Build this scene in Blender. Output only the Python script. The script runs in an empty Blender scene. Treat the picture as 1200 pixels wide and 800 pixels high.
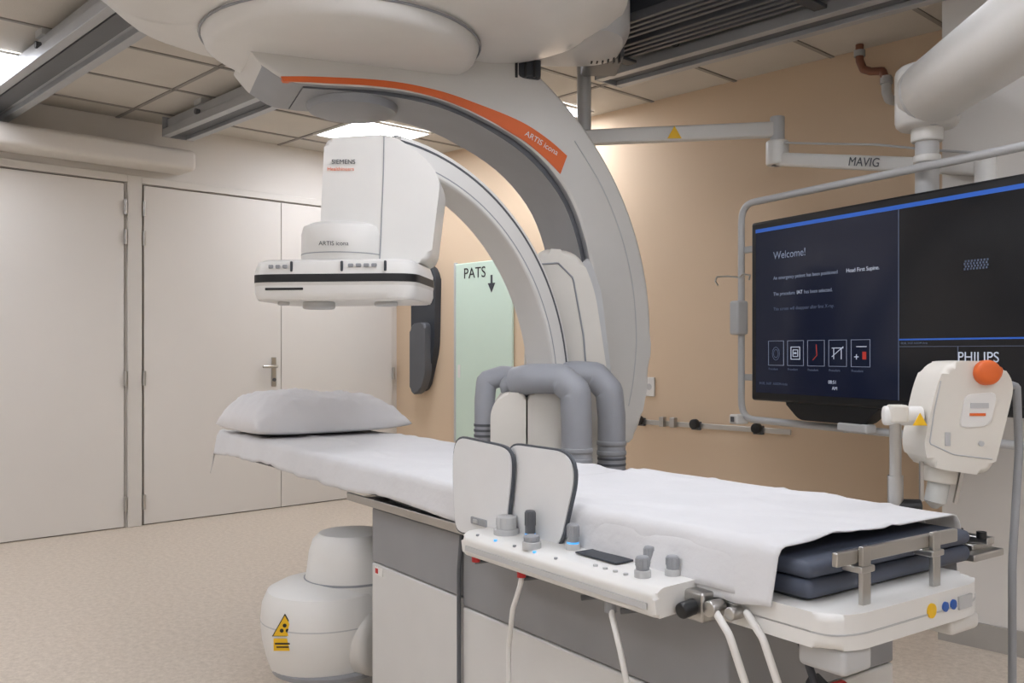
import bpy, bmesh, math
from mathutils import Matrix, Vector, noise
R=math.radians
sc=bpy.context.scene
try:
    sc.view_settings.view_transform='Standard'
    sc.view_settings.look='None'
except Exception: pass

# ---------------------------------------------------------------- materials
def lin(c):
    out=[]
    for v in c:
        v/=255.0
        out.append(v/12.92 if v<=0.04045 else ((v+0.055)/1.055)**2.4)
    return (*out,1)
MATS={}
def mat(name,rgb,rough=0.5,metal=0.0,var=0.04,scale=6.0,emit=None,estr=0.0,bump=0.0,bscale=60,coat=0.0,alpha=None):
    if name in MATS: return MATS[name]
    m=bpy.data.materials.new(name); m.use_nodes=True
    nt=m.node_tree; b=nt.nodes['Principled BSDF']
    c=lin(rgb)
    tc=nt.nodes.new('ShaderNodeTexCoord'); nz=nt.nodes.new('ShaderNodeTexNoise')
    nz.inputs['Scale'].default_value=scale; nz.inputs['Detail'].default_value=4
    nt.links.new(tc.outputs['Object'],nz.inputs['Vector'])
    rp=nt.nodes.new('ShaderNodeValToRGB')
    rp.color_ramp.elements[0].position=0.35; rp.color_ramp.elements[1].position=0.65
    rp.color_ramp.elements[0].color=tuple(max(0,v*(1-var)) for v in c[:3])+(1,)
    rp.color_ramp.elements[1].color=tuple(min(1,v*(1+var)) for v in c[:3])+(1,)
    nt.links.new(nz.outputs['Fac'],rp.inputs['Fac'])
    nt.links.new(rp.outputs['Color'],b.inputs['Base Color'])
    b.inputs['Roughness'].default_value=rough; b.inputs['Metallic'].default_value=metal
    if coat: b.inputs['Coat Weight'].default_value=coat
    if emit:
        b.inputs['Emission Color'].default_value=lin(emit); b.inputs['Emission Strength'].default_value=estr
    if bump:
        n2=nt.nodes.new('ShaderNodeTexNoise'); n2.inputs['Scale'].default_value=bscale; n2.inputs['Detail'].default_value=5
        nt.links.new(tc.outputs['Object'],n2.inputs['Vector'])
        bp=nt.nodes.new('ShaderNodeBump'); bp.inputs['Strength'].default_value=bump; bp.inputs['Distance'].default_value=0.01
        nt.links.new(n2.outputs['Fac'],bp.inputs['Height']); nt.links.new(bp.outputs['Normal'],b.inputs['Normal'])
    MATS[name]=m; return m
WHITE=mat('white_plastic',(226,224,219),0.35,var=0.015)
WHITE2=mat('offwhite_plastic',(214,211,205),0.4,var=0.015)
CREAM=mat('cream_plastic',(222,217,207),0.45,var=0.02)
LGREY=mat('light_grey_plastic',(190,190,189),0.42,var=0.02)
GREY=mat('grey_plastic',(152,154,157),0.45,var=0.03)
DGREY=mat('dark_grey_plastic',(88,90,94),0.45,var=0.04)
HOSE=mat('grey_hose',(158,160,165),0.5,var=0.03)
BLACK=mat('black_plastic',(22,23,25),0.4,var=0.1)
CHAR=mat('charcoal',(52,56,62),0.55,var=0.06)
STEEL=mat('brushed_steel',(190,188,184),0.28,1.0,var=0.05)
ALU=mat('aluminium_rail',(176,178,180),0.4,0.3,var=0.04)
ORANGE=mat('orange_accent',(224,104,40),0.45,var=0.02)
YEL=mat('warning_yellow',(240,190,30),0.5,var=0.02)
RED=mat('sticker_red',(190,40,40),0.5)
BLUE=mat('sticker_blue',(40,90,170),0.5)
LED=mat('blue_led',(90,170,230),0.4,emit=(80,180,255),estr=0.6)
CLOTH=mat('white_sheet',(216,215,215),0.9,var=0.02,bump=0.3,bscale=22)
PILLOW=mat('pillow_cotton',(222,220,220),0.9,var=0.015,bump=0.3,bscale=16)
MATT=mat('mattress_vinyl',(74,80,94),0.55,var=0.06)
WALLW=mat('wall_offwhite',(220,215,208),0.75,var=0.012,scale=1.5)
DOORM=mat('door_laminate',(221,216,209),0.5,var=0.012,scale=2)
FRAME=mat('door_frame_paint',(214,209,201),0.5,var=0.01)
GAP=mat('door_gap_shadow',(128,121,114),0.8)
BEIGE=mat('wall_beige',(217,193,164),0.75,var=0.015,scale=1.2)
CEIL=mat('ceiling_tile',(204,198,188),0.9,var=0.03,scale=3,bump=0.2,bscale=150)
TBAR=mat('ceiling_tbar',(146,141,134),0.6)  # white grid bars coloured grey, with their thin shadow line painted in
BASEB=mat('baseboard_grey',(165,160,152),0.6)
MINT=mat('mint_board',(205,224,208),0.5,var=0.01)
COPPER=mat('copper_pipe',(135,92,74),0.4,0.4)
LAMP=mat('lamp_panel',(255,255,255),0.5,emit=(240,244,255),estr=17.5)
CLEAR=mat('syringe_plastic',(205,205,200),0.2)
CABW=mat('cabinet_white',(212,210,206),0.45,var=0.015)
CABG=mat('cabinet_grey',(142,142,143),0.45,var=0.03)
SHG=mat('shield_grey',(224,224,223),0.45,var=0.02)
RIMG=mat('shield_rim',(78,82,88),0.5,var=0.03)

def floor_mat():
    m=bpy.data.materials.new('floor_vinyl'); m.use_nodes=True; nt=m.node_tree; b=nt.nodes['Principled BSDF']
    tc=nt.nodes.new('ShaderNodeTexCoord')
    n=nt.nodes.new('ShaderNodeTexNoise'); n.inputs['Scale'].default_value=38; n.inputs['Detail'].default_value=9; n.inputs['Roughness'].default_value=0.85
    nt.links.new(tc.outputs['Object'],n.inputs['Vector'])
    r=nt.nodes.new('ShaderNodeValToRGB'); r.color_ramp.elements[0].position=0.38; r.color_ramp.elements[1].position=0.62
    r.color_ramp.elements[0].color=lin((192,178,161)); r.color_ramp.elements[1].color=lin((221,208,192))
    nt.links.new(n.outputs['Fac'],r.inputs['Fac']); nt.links.new(r.outputs['Color'],b.inputs['Base Color'])
    b.inputs['Roughness'].default_value=0.38
    return m
FLOOR=floor_mat()

# ---------------------------------------------------------------- helpers
I4=Matrix.Identity(4)
YAW=46.67
SF=Matrix.Rotation(R(YAW),4,'Z')          # oblique survey frame in metres (x across, y away)
class G:
    def __init__(s,name,loc,frame=I4,rotz=0):
        e=bpy.data.objects.new(name,None); sc.collection.objects.link(e)
        e.empty_display_size=0.1
        s.M=Matrix.Translation(Vector(loc))@Matrix.Rotation(rotz,4,'Z')
        e.matrix_basis=s.M; s.e=e; s.frame=frame
    def add(s,ob):
        ob.parent=s.e; ob.matrix_parent_inverse=s.M.inverted(); ob.matrix_basis=s.frame
class G2(G):
    def __init__(s,parent,frame): s.e=parent.e; s.M=parent.M; s.frame=frame
def finish(name,bm,g,mats,smooth=True,ang=40,wn=False):
    me=bpy.data.meshes.new(name)
    bmesh.ops.recalc_face_normals(bm,faces=bm.faces)
    bm.to_mesh(me); bm.free()
    if not isinstance(mats,(list,tuple)): mats=[mats]
    for m in mats: me.materials.append(m)
    if smooth:
        for p in me.polygons: p.use_smooth=True
        try: me.set_sharp_from_angle(angle=R(ang))
        except Exception: pass
    ob=bpy.data.objects.new(name,me); sc.collection.objects.link(ob)
    if g: g.add(ob)
    if wn:
        w=ob.modifiers.new('wn','WEIGHTED_NORMAL'); w.keep_sharp=True
    return ob
def box(name,g,c,s,m,bev=0.0,rz=0,ry=0,rx=0,seg=3):
    bm=bmesh.new(); bmesh.ops.create_cube(bm,size=1)
    bmesh.ops.scale(bm,vec=s,verts=bm.verts)
    if bev>0: bmesh.ops.bevel(bm,geom=bm.edges[:],offset=min(bev,min(s)*0.49),segments=seg,profile=0.5,affect='EDGES')
    rot=Matrix.Rotation(R(rz),4,'Z')@Matrix.Rotation(R(ry),4,'Y')@Matrix.Rotation(R(rx),4,'X')
    bmesh.ops.transform(bm,matrix=Matrix.Translation(Vector(c))@rot,verts=bm.verts)
    return finish(name,bm,g,m,wn=bev>0)
def bx(name,g,x0,x1,y0,y1,z0,z1,m,bev=0.0):
    return box(name,g,((x0+x1)/2,(y0+y1)/2,(z0+z1)/2),(x1-x0,y1-y0,z1-z0),m,bev)
def cyl(name,g,p1,p2,r,m,r2=None,bev=0.0,seg=32):
    p1=Vector(p1);p2=Vector(p2);d=p2-p1;L=d.length
    bm=bmesh.new(); bmesh.ops.create_cone(bm,cap_ends=True,segments=seg,radius1=r,radius2=r if r2 is None else r2,depth=L)
    if bev>0:
        es=[e for e in bm.edges if abs(e.verts[0].co.z-e.verts[1].co.z)<1e-6]
        bmesh.ops.bevel(bm,geom=es,offset=bev,segments=3,profile=0.5,affect='EDGES')
    q=d.to_track_quat('Z','Y').to_matrix().to_4x4()
    bmesh.ops.transform(bm,matrix=Matrix.Translation((p1+p2)/2)@q,verts=bm.verts)
    return finish(name,bm,g,m)
def tube(name,g,pts,r,m,cyclic=False,smoothit=True,res=10):
    cu=bpy.data.curves.new(name,'CURVE'); cu.dimensions='3D'; cu.bevel_depth=r; cu.bevel_resolution=5; cu.use_fill_caps=True
    if smoothit:
        sp=cu.splines.new('NURBS'); sp.order_u=3; sp.use_endpoint_u=True; cu.resolution_u=res
    else: sp=cu.splines.new('POLY')
    sp.points.add(len(pts)-1)
    for i,p in enumerate(pts): sp.points[i].co=(*p,1)
    sp.use_cyclic_u=cyclic
    cu.materials.append(m)
    ob=bpy.data.objects.new(name,cu); sc.collection.objects.link(ob)
    bpy.context.view_layer.update()
    dg=bpy.context.evaluated_depsgraph_get()
    me=bpy.data.meshes.new_from_object(ob.evaluated_get(dg))
    bpy.data.objects.remove(ob)
    for p in me.polygons: p.use_smooth=True
    o=bpy.data.objects.new(name,me); sc.collection.objects.link(o)
    if g: g.add(o)
    return o
def loft(name,g,rings,m,ang=40):
    bm=bmesh.new(); V=[[bm.verts.new(p) for p in r] for r in rings]; n=len(rings[0])
    for a,b in zip(V[:-1],V[1:]):
        for i in range(n): bm.faces.new((a[i],a[(i+1)%n],b[(i+1)%n],b[i]))
    bm.faces.new(V[0][::-1]); bm.faces.new(V[-1])
    return finish(name,bm,g,m,ang=ang)
def se(cx,cy,z,rx,ry,e=2.0,n=48,rz=0):
    out=[]
    for i in range(n):
        t=2*math.pi*i/n; c,s=math.cos(t),math.sin(t)
        x=rx*math.copysign(abs(c)**(2/e),c); y=ry*math.copysign(abs(s)**(2/e),s)
        a=R(rz); out.append((cx+x*math.cos(a)-y*math.sin(a),cy+x*math.sin(a)+y*math.cos(a),z))
    return out
def lathe(name,g,cx,cy,prof,m,n=48,ang=35):
    return loft(name,g,[se(cx,cy,z,max(r,0.0005),max(r,0.0005),2,n) for r,z in prof],m,ang)
def prism(name,g,pts,mp,w0,w1,m,bev=0.0,seg=3):
    bm=bmesh.new()
    a=[bm.verts.new(mp(p[0],p[1],w0)) for p in pts]; b=[bm.verts.new(mp(p[0],p[1],w1)) for p in pts]
    n=len(pts)
    f1=bm.faces.new(a); f2=bm.faces.new(b[::-1])
    for i in range(n): bm.faces.new((a[(i+1)%n],a[i],b[i],b[(i+1)%n]))
    if bev>0:
        es=list(set(f1.edges[:]+f2.edges[:]))
        bmesh.ops.bevel(bm,geom=es,offset=bev,segments=seg,profile=0.5,affect='EDGES')
    return finish(name,bm,g,m,wn=True)
def rounded(pts,rad,n=5):
    out=[]; N=len(pts)
    for i in range(N):
        p0=Vector(pts[i-1]);p=Vector(pts[i]);p2=Vector(pts[(i+1)%N])
        rr=rad[i] if isinstance(rad,(list,tuple)) else rad
        d0=(p0-p);d2=(p2-p)
        q0=p+d0.normalized()*min(rr,d0.length*0.48); q2=p+d2.normalized()*min(rr,d2.length*0.48)
        for k in range(n+1):
            t=k/n; q=(1-t)**2*q0+2*t*(1-t)*p+t*t*q2; out.append((q.x,q.y))
    return out
def resample(pts,n):
    P=[Vector(p) for p in pts]; P=[2*P[0]-P[1]]+P+[2*P[-1]-P[-2]]; out=[]
    m=len(P)-3
    for k in range(n):
        t=k/(n-1)*m; i=min(int(t),m-1); u=t-i
        a,b,c,d=P[i:i+4]
        q=0.5*((2*b)+(c-a)*u+(2*a-5*b+4*c-d)*u*u+(3*b-a-3*c+d)*u**3); out.append((q.x,q.y))
    return out
def band(name,g,outer,inner,mp,w0,w1,mats,bev=0.0):
    bm=bmesh.new(); n=len(outer)
    v=[[bm.verts.new(mp(*o,w0)),bm.verts.new(mp(*o,w1)),bm.verts.new(mp(*i,w1)),bm.verts.new(mp(*i,w0))] for o,i in zip(outer,inner)]
    edges=[]
    for a,b in zip(v[:-1],v[1:]):
        for k,mi in ((0,2),(1,0),(2,1),(3,0)):
            f=bm.faces.new((a[k],a[(k+1)%4],b[(k+1)%4],b[k])); f.material_index=mi
        for k in range(4): edges.append(bm.edges.get((a[k],b[k])))
    bm.faces.new(v[0][::-1]); bm.faces.new(v[-1])
    if bev>0: bmesh.ops.bevel(bm,geom=edges,offset=bev,segments=3,profile=0.5,affect='EDGES',material=-1)
    return finish(name,bm,g,mats,wn=True)
def text(name,g,s,pos,xd,yd,size,m,align='LEFT'):
    cu=bpy.data.curves.new(name,'FONT'); cu.body=s; cu.size=size; cu.extrude=0.0004; cu.align_x=align
    cu.materials.append(m)
    ob=bpy.data.objects.new(name,cu); sc.collection.objects.link(ob)
    bpy.context.view_layer.update()
    dg=bpy.context.evaluated_depsgraph_get(); me=bpy.data.meshes.new_from_object(ob.evaluated_get(dg)); bpy.data.objects.remove(ob)
    x=Vector(xd).normalized(); y=Vector(yd); y=(y-x*y.dot(x)).normalized(); z=x.cross(y)
    M=Matrix((( x.x,y.x,z.x,pos[0]),(x.y,y.y,z.y,pos[1]),(x.z,y.z,z.z,pos[2]),(0,0,0,1)))
    me.transform(M); o=bpy.data.objects.new(name,me); sc.collection.objects.link(o)
    if g: g.add(o)
    return o

# ---------------------------------------------------------------- room
XL=-6.3; XR=2.4; YB=4.61; YF=-2.2; H=2.75; DT=2.31; XP=-1.54
bx('floor',None,XL-0.1,XR+0.1,YF-0.1,YB+0.1,-0.1,0,FLOOR)
bx('wall_left',None,XL-0.1,XL,YF-0.1,YB+0.1,0,H,WALLW)
bx('wall_back',None,XL,XR,YB,YB+0.1,0,H,BEIGE)
bx('wall_right',None,XR,XR+0.1,YF-0.1,YB+0.1,0,H,WALLW)
bx('wall_front',None,XL,XR,YF-0.1,YF,0,H,WALLW)
bx('wall_projection',None,XP,XR,3.88,YB,0,H,WALLW)
bx('baseboard_projection',None,XP-0.012,XR,3.868,3.88,0,0.1,BASEB)
bx('baseboard_back',None,XL,XP-0.012,YB-0.012,YB,0,0.09,CREAM)
ce=G('ceiling',(0,0,H))
bx('tiles',ce,XL-0.1,XR+0.1,YF-0.1,YB+0.1,H,H+0.1,CEIL)
x=XL+0.3
while x<XR:
    bx('tbar_y',ce,x-0.012,x+0.012,YF,YB,H-0.006,H+0.001,TBAR); x+=0.6
y=YF+0.31
while y<YB:
    bx('tbar_x',ce,XL,XR,y-0.012,y+0.012,H-0.006,H+0.001,TBAR); y+=0.6
bx('trim_1',None,XL,XL+0.26,YF,2.75,2.41,2.55,WALLW,0.035)

def lightpanel(cx,cy,sx=0.57,sy=0.57):
    g=G('ceiling_light_panel',(cx,cy,H-0.01))
    bx('diffuser',g,cx-sx/2,cx+sx/2,cy-sy/2,cy+sy/2,H-0.012,H-0.007,LAMP)
    for a in (-1,1):
        bx('frame_a',g,cx+a*(sx/2+0.01)-0.01,cx+a*(sx/2+0.01)+0.01,cy-sy/2-0.02,cy+sy/2+0.02,H-0.018,H-0.006,WHITE)
        bx('frame_b',g,cx-sx/2,cx+sx/2,cy+a*(sy/2+0.01)-0.01,cy+a*(sy/2+0.01)+0.01,H-0.018,H-0.006,WHITE)
for c in [(-5.48,3.80),(-5.6,1.22),(-4.30,4.2),(-4.2,0.2),(-4.2,-1.3),(-1.2,0.2),(-1.2,-1.3),(1.2,0.2),(1.2,1.9),(1.2,-1.3),(-1.6,1.9),(-0.7,2.95)]:
    lightpanel(*c)

def hinge(g,y,z):
    cyl('hinge',g,(XL+0.034,y,z-0.05),(XL+0.034,y,z+0.05),0.011,STEEL,seg=12)
X0=XL+0.001
d1=G('door_1',(XL+0.01,1.7,0))
bx('gap',d1,X0,XL+0.006,1.0,2.355,0,DT+0.006,GAP)
bx('leaf',d1,X0+0.001,XL+0.022,1.1,2.347,0.006,DT-0.001,DOORM,0.003)
for z in (2.15,1.95,1.0,0.16): hinge(d1,2.353,z)
d2=G('door_2',(XL+0.01,3.5,0))
bx('gap',d2,X0,XL+0.006,2.477,4.557,0,DT+0.006,GAP)
bx('leaf_a',d2,X0+0.001,XL+0.022,2.483,3.5165,0.006,DT-0.001,DOORM,0.003)
bx('leaf_b',d2,X0+0.001,XL+0.022,3.5215,4.55,0.006,DT-0.001,DOORM,0.003)
for z in (2.15,1.95,1.0,0.16): hinge(d2,2.478,z); hinge(d2,4.555,z)
bx('handle_plate',d2,XL+0.022,XL+0.03,3.435,3.475,0.92,1.14,STEEL,0.004)
cyl('handle_neck',d2,(XL+0.03,3.455,1.07),(XL+0.075,3.455,1.07),0.011,STEEL)
cyl('handle_lever',d2,(XL+0.072,3.46,1.07),(XL+0.072,3.34,1.07),0.011,STEEL,bev=0.004)
cyl('lock',d2,(XL+0.03,3.455,0.97),(XL+0.038,3.455,0.97),0.014,DGREY)
bx('trim_2',None,X0,XL+0.03,2.37,2.465,0,DT+0.06,FRAME,0.004)
bx('trim_3',None,X0,XL+0.026,1.0,4.6,DT+0.01,DT+0.06,FRAME,0.004)

# ---------------------------------------------------------------- ceiling rails
def rail(y,x0,x1,z=2.6,wd=0.075):
    g=G('ceiling_rail',(x0,y,z))
    bx('beam',g,x0,x1,y-wd,y+wd,z+0.03,z+0.12,ALU,0.004)
    bx('lip_a',g,x0,x1,y-wd-0.03,y-wd+0.02,z,z+0.05,ALU,0.003)
    bx('lip_b',g,x0,x1,y+wd-0.02,y+wd+0.03,z,z+0.05,ALU,0.003)
    bx('channel',g,x0+0.01,x1,y-0.05,y+0.05,z+0.02,z+0.034,DGREY)
    bx('endcap',g,x0-0.012,x0,y-wd-0.03,y+wd+0.03,z,z+0.13,GREY)
    xx=x0+0.5
    while xx<x1:
        bx('hanger',g,xx-0.05,xx+0.05,y-wd-0.02,y+wd+0.02,z+0.115,H,LGREY)
        cyl('hanger_bolt',g,(xx,y-wd-0.035,z+0.07),(xx,y-wd-0.01,z+0.07),0.018,DGREY,seg=12); xx+=0.95
rail(1.52,XL+0.01,1.0,wd=0.10); rail(2.6,-6.0,-2.0); rail(3.73,-3.2,1.0)
cc=G('cable_carrier',(-1.5,3.3,2.6))
for k,yy in enumerate((3.20,3.42)):
    bx('tray',cc,-3.1,0.6,yy-0.08,yy+0.08,2.64,2.75,CHAR,0.01)
    for dy in (-0.07,-0.023,0.024,0.07):
        bx('rib',cc,-3.1,0.6,yy+dy-0.012,yy+dy+0.012,2.61,2.65,DGREY,0.004)
for x_ in (-2.9,-1.9,-0.9): bx('cross_bracket',cc,x_-0.03,x_+0.03,3.1,3.55,2.595,2.61,CHAR,0.003)

# ---------------------------------------------------------------- big ceiling-mounted arm
def S(lat,dep,z=0): return tuple(SF@Vector((lat,dep,z)))
ar=G('ceiling_mounted_c_arm',S(-0.69,3.84,2.7),SF)
K=1.13
def mp(s,z,w): return (-0.693+0.924*s*K-0.382*w, 3.842+0.381*s*K+0.924*w, z*K-0.1534)
outer=[(-0.36,2.27),(-0.27,2.34),(-0.1,2.40),(0.2,2.44)]+[(1.3*math.cos(R(a)),1.25+1.3*math.sin(R(a))) for a in (66,58,50,42,34,26,18,10,2,-6,-13,-17)]+[(1.20,0.80)]
inner=[(-0.30,2.20),(-0.21,2.155),(-0.08,2.155),(0.15,2.165),(0.35,2.15),(0.52,2.10),(0.70,2.02),(0.84,1.91),(0.94,1.77),(1.0,1.6),(1.035,1.42),(1.045,1.25),(1.04,1.1),(1.03,0.98),(1.02,0.90),(1.03,0.84),(1.08,0.80)]
N=64
O=resample(outer,N); Iq=resample(inner,N)
band('arch',ar,O,Iq,mp,0,0.45,[WHITE2,GREY,WHITE2],0.018)
st_in=resample([(-0.225,2.153),(-0.1,2.160),(0.15,2.172),(0.35,2.155),(0.52,2.106),(0.70,2.028),(0.80,1.963),(0.875,1.90)],40)
st_out=resample([(-0.235,2.168),(-0.1,2.182),(0.15,2.196),(0.35,2.182),(0.52,2.146),(0.70,2.095),(0.82,2.035),(0.905,1.975)],40)
band('orange_stripe',ar,st_out,st_in,mp,-0.004,0.03,[ORANGE,ORANGE,ORANGE])
text('lettering',ar,'ARTIS icona',mp(0.715,2.042,-0.006),(0.924*0.9,0.381*0.9,-0.44),(0,0,1),0.036,WHITE)
fi=resample([(-0.15,2.145),(0.1,2.152),(0.35,2.132),(0.55,2.07),(0.75,1.96),(0.9,1.80),(0.98,1.6),(1.01,1.4),(1.02,1.2),(1.01,1.0)],40)
fo=resample([(-0.15,2.16),(0.1,2.17),(0.35,2.15),(0.55,2.09),(0.75,1.99),(0.92,1.81),(1.0,1.6),(1.03,1.4),(1.04,1.2),(1.03,1.0)],40)
band('inner_fairing',ar,fo,fi,mp,0.04,0.41,[DGREY,GREY,GREY],0.004)
lathe('pivot_disc',ar,-0.71,4.10,[(0.0,2.232),(0.165,2.235),(0.19,2.243),(0.20,2.26),(0.20,2.33)],GREY)
tube('arch_edge_line',ar,[mp(p[0]-0.0,p[1]-0.0,-0.001) for p in resample([(1.02*1.02*math.cos(R(a))*1.18,1.25+1.02*1.18*1.0*math.sin(R(a))*1.02) for a in (40,30,20,10,0,-8,-14)],30)],0.0025,LGREY,smoothit=False)
loft('carriage_body',ar,[se(-0.585,3.73,z,rx,ry,2.6) for z,rx,ry in ((2.46,0.74,0.42),(2.475,0.86,0.50),(2.52,0.98,0.58),(2.58,1.05,0.63),(2.66,1.05,0.63),(2.73,0.98,0.58))],WHITE)
loft('turntable',ar,[se(-0.70,3.82,z,r,r*0.98) for z,r in ((2.385,0.44),(2.39,0.515),(2.41,0.55),(2.45,0.565),(2.56,0.565))],WHITE)
tube('turntable_seam',ar,[(p[0],p[1],2.448) for p in se(-0.70,3.82,0,0.568,0.556,n=60)],0.005,GREY,cyclic=True,smoothit=False)
loft('left_cover',ar,[se(-1.235,3.45,z,rx,ry,2.3) for z,rx,ry in ((2.455,0.15,0.12),(2.465,0.23,0.19),(2.50,0.31,0.26),(2.56,0.35,0.30),(2.70,0.33,0.28))],WHITE)
loft('right_cover',ar,[se(0.25,4.05,z,rx,ry,3) for z,rx,ry in ((2.49,0.16,0.18),(2.51,0.23,0.25),(2.56,0.26,0.28),(2.72,0.26,0.28))],LGREY)
box('cable_gland',ar,(0.42,4.32,2.58),(0.18,0.3,0.14),DGREY,0.02)
for k in range(6): box('gland_fin',ar,(0.36+0.025*k,4.17,2.55),(0.008,0.03,0.13),BLACK,0.002)
box('drive_block',ar,(-0.02,4.22,2.46),(0.30,0.16,0.10),CHAR,0.015)
for k in range(7): box('drive_fin',ar,(-0.14+0.04*k,4.135,2.455),(0.012,0.02,0.09),BLACK,0.002)
loft('mast',ar,[se(-0.6,3.73,z,r,r,3) for z,r in ((2.70,0.45),(2.75,0.45))],DGREY)

# ---------------------------------------------------------------- floor-mounted c-arm
ca=G('floor_mounted_c_arm',(-2.745,3.1,0))
CX,CY,CZ=-2.745,1.904,1.0
def mc(s,z,w): return (CX+w,CY+s,CZ+z)
ang=[86-k*(176/70) for k in range(71)]
def arcp(r): return [(r*math.cos(R(a)),r*math.sin(R(a))) for a in ang]
band('c_arc',ca,arcp(0.955),arcp(0.85),mc,-0.08,0.08,[WHITE,WHITE2,GREY],0.012)
band('track',ca,arcp(0.962),arcp(0.94),mc,-0.05,0.05,[GREY,GREY,DGREY])
band('side_groove',ca,arcp(0.938),arcp(0.930),mc,-0.0815,0.0815,[DGREY,DGREY,DGREY])
band('side_groove_inner',ca,arcp(0.872),arcp(0.868),mc,-0.081,0.081,[GREY,GREY,GREY])
cs=G2(ca,SF)
dc=(-0.578,3.24)
loft('detector_housing',cs,[se(dc[0],dc[1],z,rx,ry,7,64,rz=-6) for z,rx,ry in ((1.350,0.262,0.19),(1.357,0.275,0.2),(1.375,0.281,0.205),(1.45,0.281,0.205),(1.478,0.272,0.196),(1.487,0.255,0.18))],WHITE)
loft('detector_black_band',cs,[se(dc[0],dc[1],z,rx,ry,7,64,rz=-6) for z,rx,ry in ((1.411,0.2835,0.207),(1.437,0.2835,0.207))],BLACK)
loft('detector_lower_lip',cs,[se(dc[0],dc[1],z,rx,ry,7,64,rz=-6) for z,rx,ry in ((1.352,0.272,0.197),(1.410,0.2832,0.2068))],WHITE2)
box('slot',cs,(-0.755,3.052,1.388),(0.13,0.004,0.008),BLACK,0.002,rz=-6)
for i in range(4): box('button',cs,(-0.53+i*0.026,3.028-0.0027*i,1.464),(0.018,0.008,0.012),GREY,0.003,rz=-6)
for i in range(3): box('button',cs,(-0.80+i*0.024,3.057-0.0025*i,1.462),(0.016,0.008,0.012),GREY,0.003,rz=-6)
for q in (-0.56,-0.415,-0.73): box('display',cs,(q,3.032-0.105*(q+0.56),1.462),(0.008,0.01,0.034),CHAR,0.003,rz=-6)
cyl('bumper_a',cs,(-0.66,3.15,1.325),(-0.66,3.15,1.352),0.055,LGREY,bev=0.008)
cyl('bumper_b',cs,(-0.43,3.15,1.335),(-0.43,3.15,1.352),0.04,LGREY,bev=0.006)
cyl('bumper_c',cs,(-0.78,3.15,1.338),(-0.78,3.15,1.352),0.02,LGREY,bev=0.004)
lathe('rotation_ring',cs,-0.59,3.22,[(0.10,1.485),(0.135,1.49),(0.142,1.50),(0.142,1.585),(0.135,1.61),(0.11,1.622),(0.0,1.624)],WHITE)
lathe('rotation_ring_seam',cs,-0.59,3.22,[(0.1435,1.512),(0.1435,1.515)],GREY)
hp=rounded([(-0.66,1.60),(-0.645,1.915),(-0.42,1.93),(-0.31,1.86),(-0.245,1.78),(-0.28,1.49),(-0.46,1.47),(-0.47,1.58)],[0.02,0.03,0.05,0.04,0.05,0.04,0.03,0.02])
prism('detector_column',cs,hp,lambda x,z,w:(x,w,z),3.17,3.46,WHITE,0.018)
tube('column_seam',cs,[(-0.44,3.169,1.92),(-0.442,3.169,1.8),(-0.45,3.169,1.6),(-0.455,3.169,1.49)],0.002,GREY)
text('brand_text',cs,'SIEMENS',(-0.62,3.166,1.825),(1,0,0),(0,0,1),0.022,CHAR)
text('brand_text_2',cs,'Healthineers',(-0.635,3.166,1.802),(1,0,0),(0,0,1),0.018,ORANGE)
text('ring_text',cs,'ARTIS icona',(-0.645,3.074,1.535),(1,0.0,0),(0,0,1),0.02,CHAR)
# x-ray tube
lathe('tube_lower_housing',cs,-0.645,3.18,[(0.11,0.09),(0.16,0.093),(0.182,0.108),(0.198,0.155),(0.211,0.21),(0.216,0.275),(0.211,0.33),(0.193,0.37),(0.15,0.392),(0.10,0.40)],WHITE)
lathe('tube_base_ring',cs,-0.63,3.18,[(0.178,0.095),(0.193,0.10),(0.197,0.116),(0.185,0.123)],GREY)
lathe('tube_belt_seam',cs,-0.645,3.18,[(0.2165,0.272),(0.2165,0.276)],LGREY)
lathe('tube_upper_housing',cs,-0.562,3.22,[(0.160,0.36),(0.160,0.39),(0.152,0.43),(0.145,0.49),(0.132,0.53),(0.11,0.552),(0.0,0.56)],WHITE)
lathe('tube_seam',cs,-0.562,3.22,[(0.162,0.395),(0.162,0.402)],GREY)
cyl('tube_side_cap',cs,(-0.645,3.18,0.21),(-0.44,3.10,0.21),0.12,WHITE2,bev=0.03)
cyl('c_arc_link',cs,(-0.58,3.22,0.05),(-0.55,3.24,0.2),0.12,LGREY)
def tri(nm,g,cx,y,cz,s,m,dy=0.002):
    prism(nm,g,[(cx-s,cz-s*0.85),(cx+s,cz-s*0.85),(cx,cz+s*0.9)],lambda a,b,w:(a,w,b),y-dy,y,m)
tri('warning_label',cs,-0.735,2.984,0.295,0.042,BLACK)
tri('warning_label_yellow',cs,-0.735,2.982,0.293,0.037,YEL)
for a in (90,210,330):
    c=math.cos(R(a))*0.011;s_=math.sin(R(a))*0.011
    cyl('trefoil',cs,(-0.735+c,2.9795,0.284+s_),(-0.735+c,2.981,0.284+s_),0.0065,BLACK,seg=12)
box('warning_plate',cs,(-0.742,2.984,0.232),(0.06,0.003,0.04),YEL,0.001)
box('warning_plate_text',cs,(-0.742,2.9815,0.236),(0.05,0.002,0.005),BLACK)
box('warning_plate_text',cs,(-0.742,2.9815,0.225),(0.04,0.002,0.004),BLACK)
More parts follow.
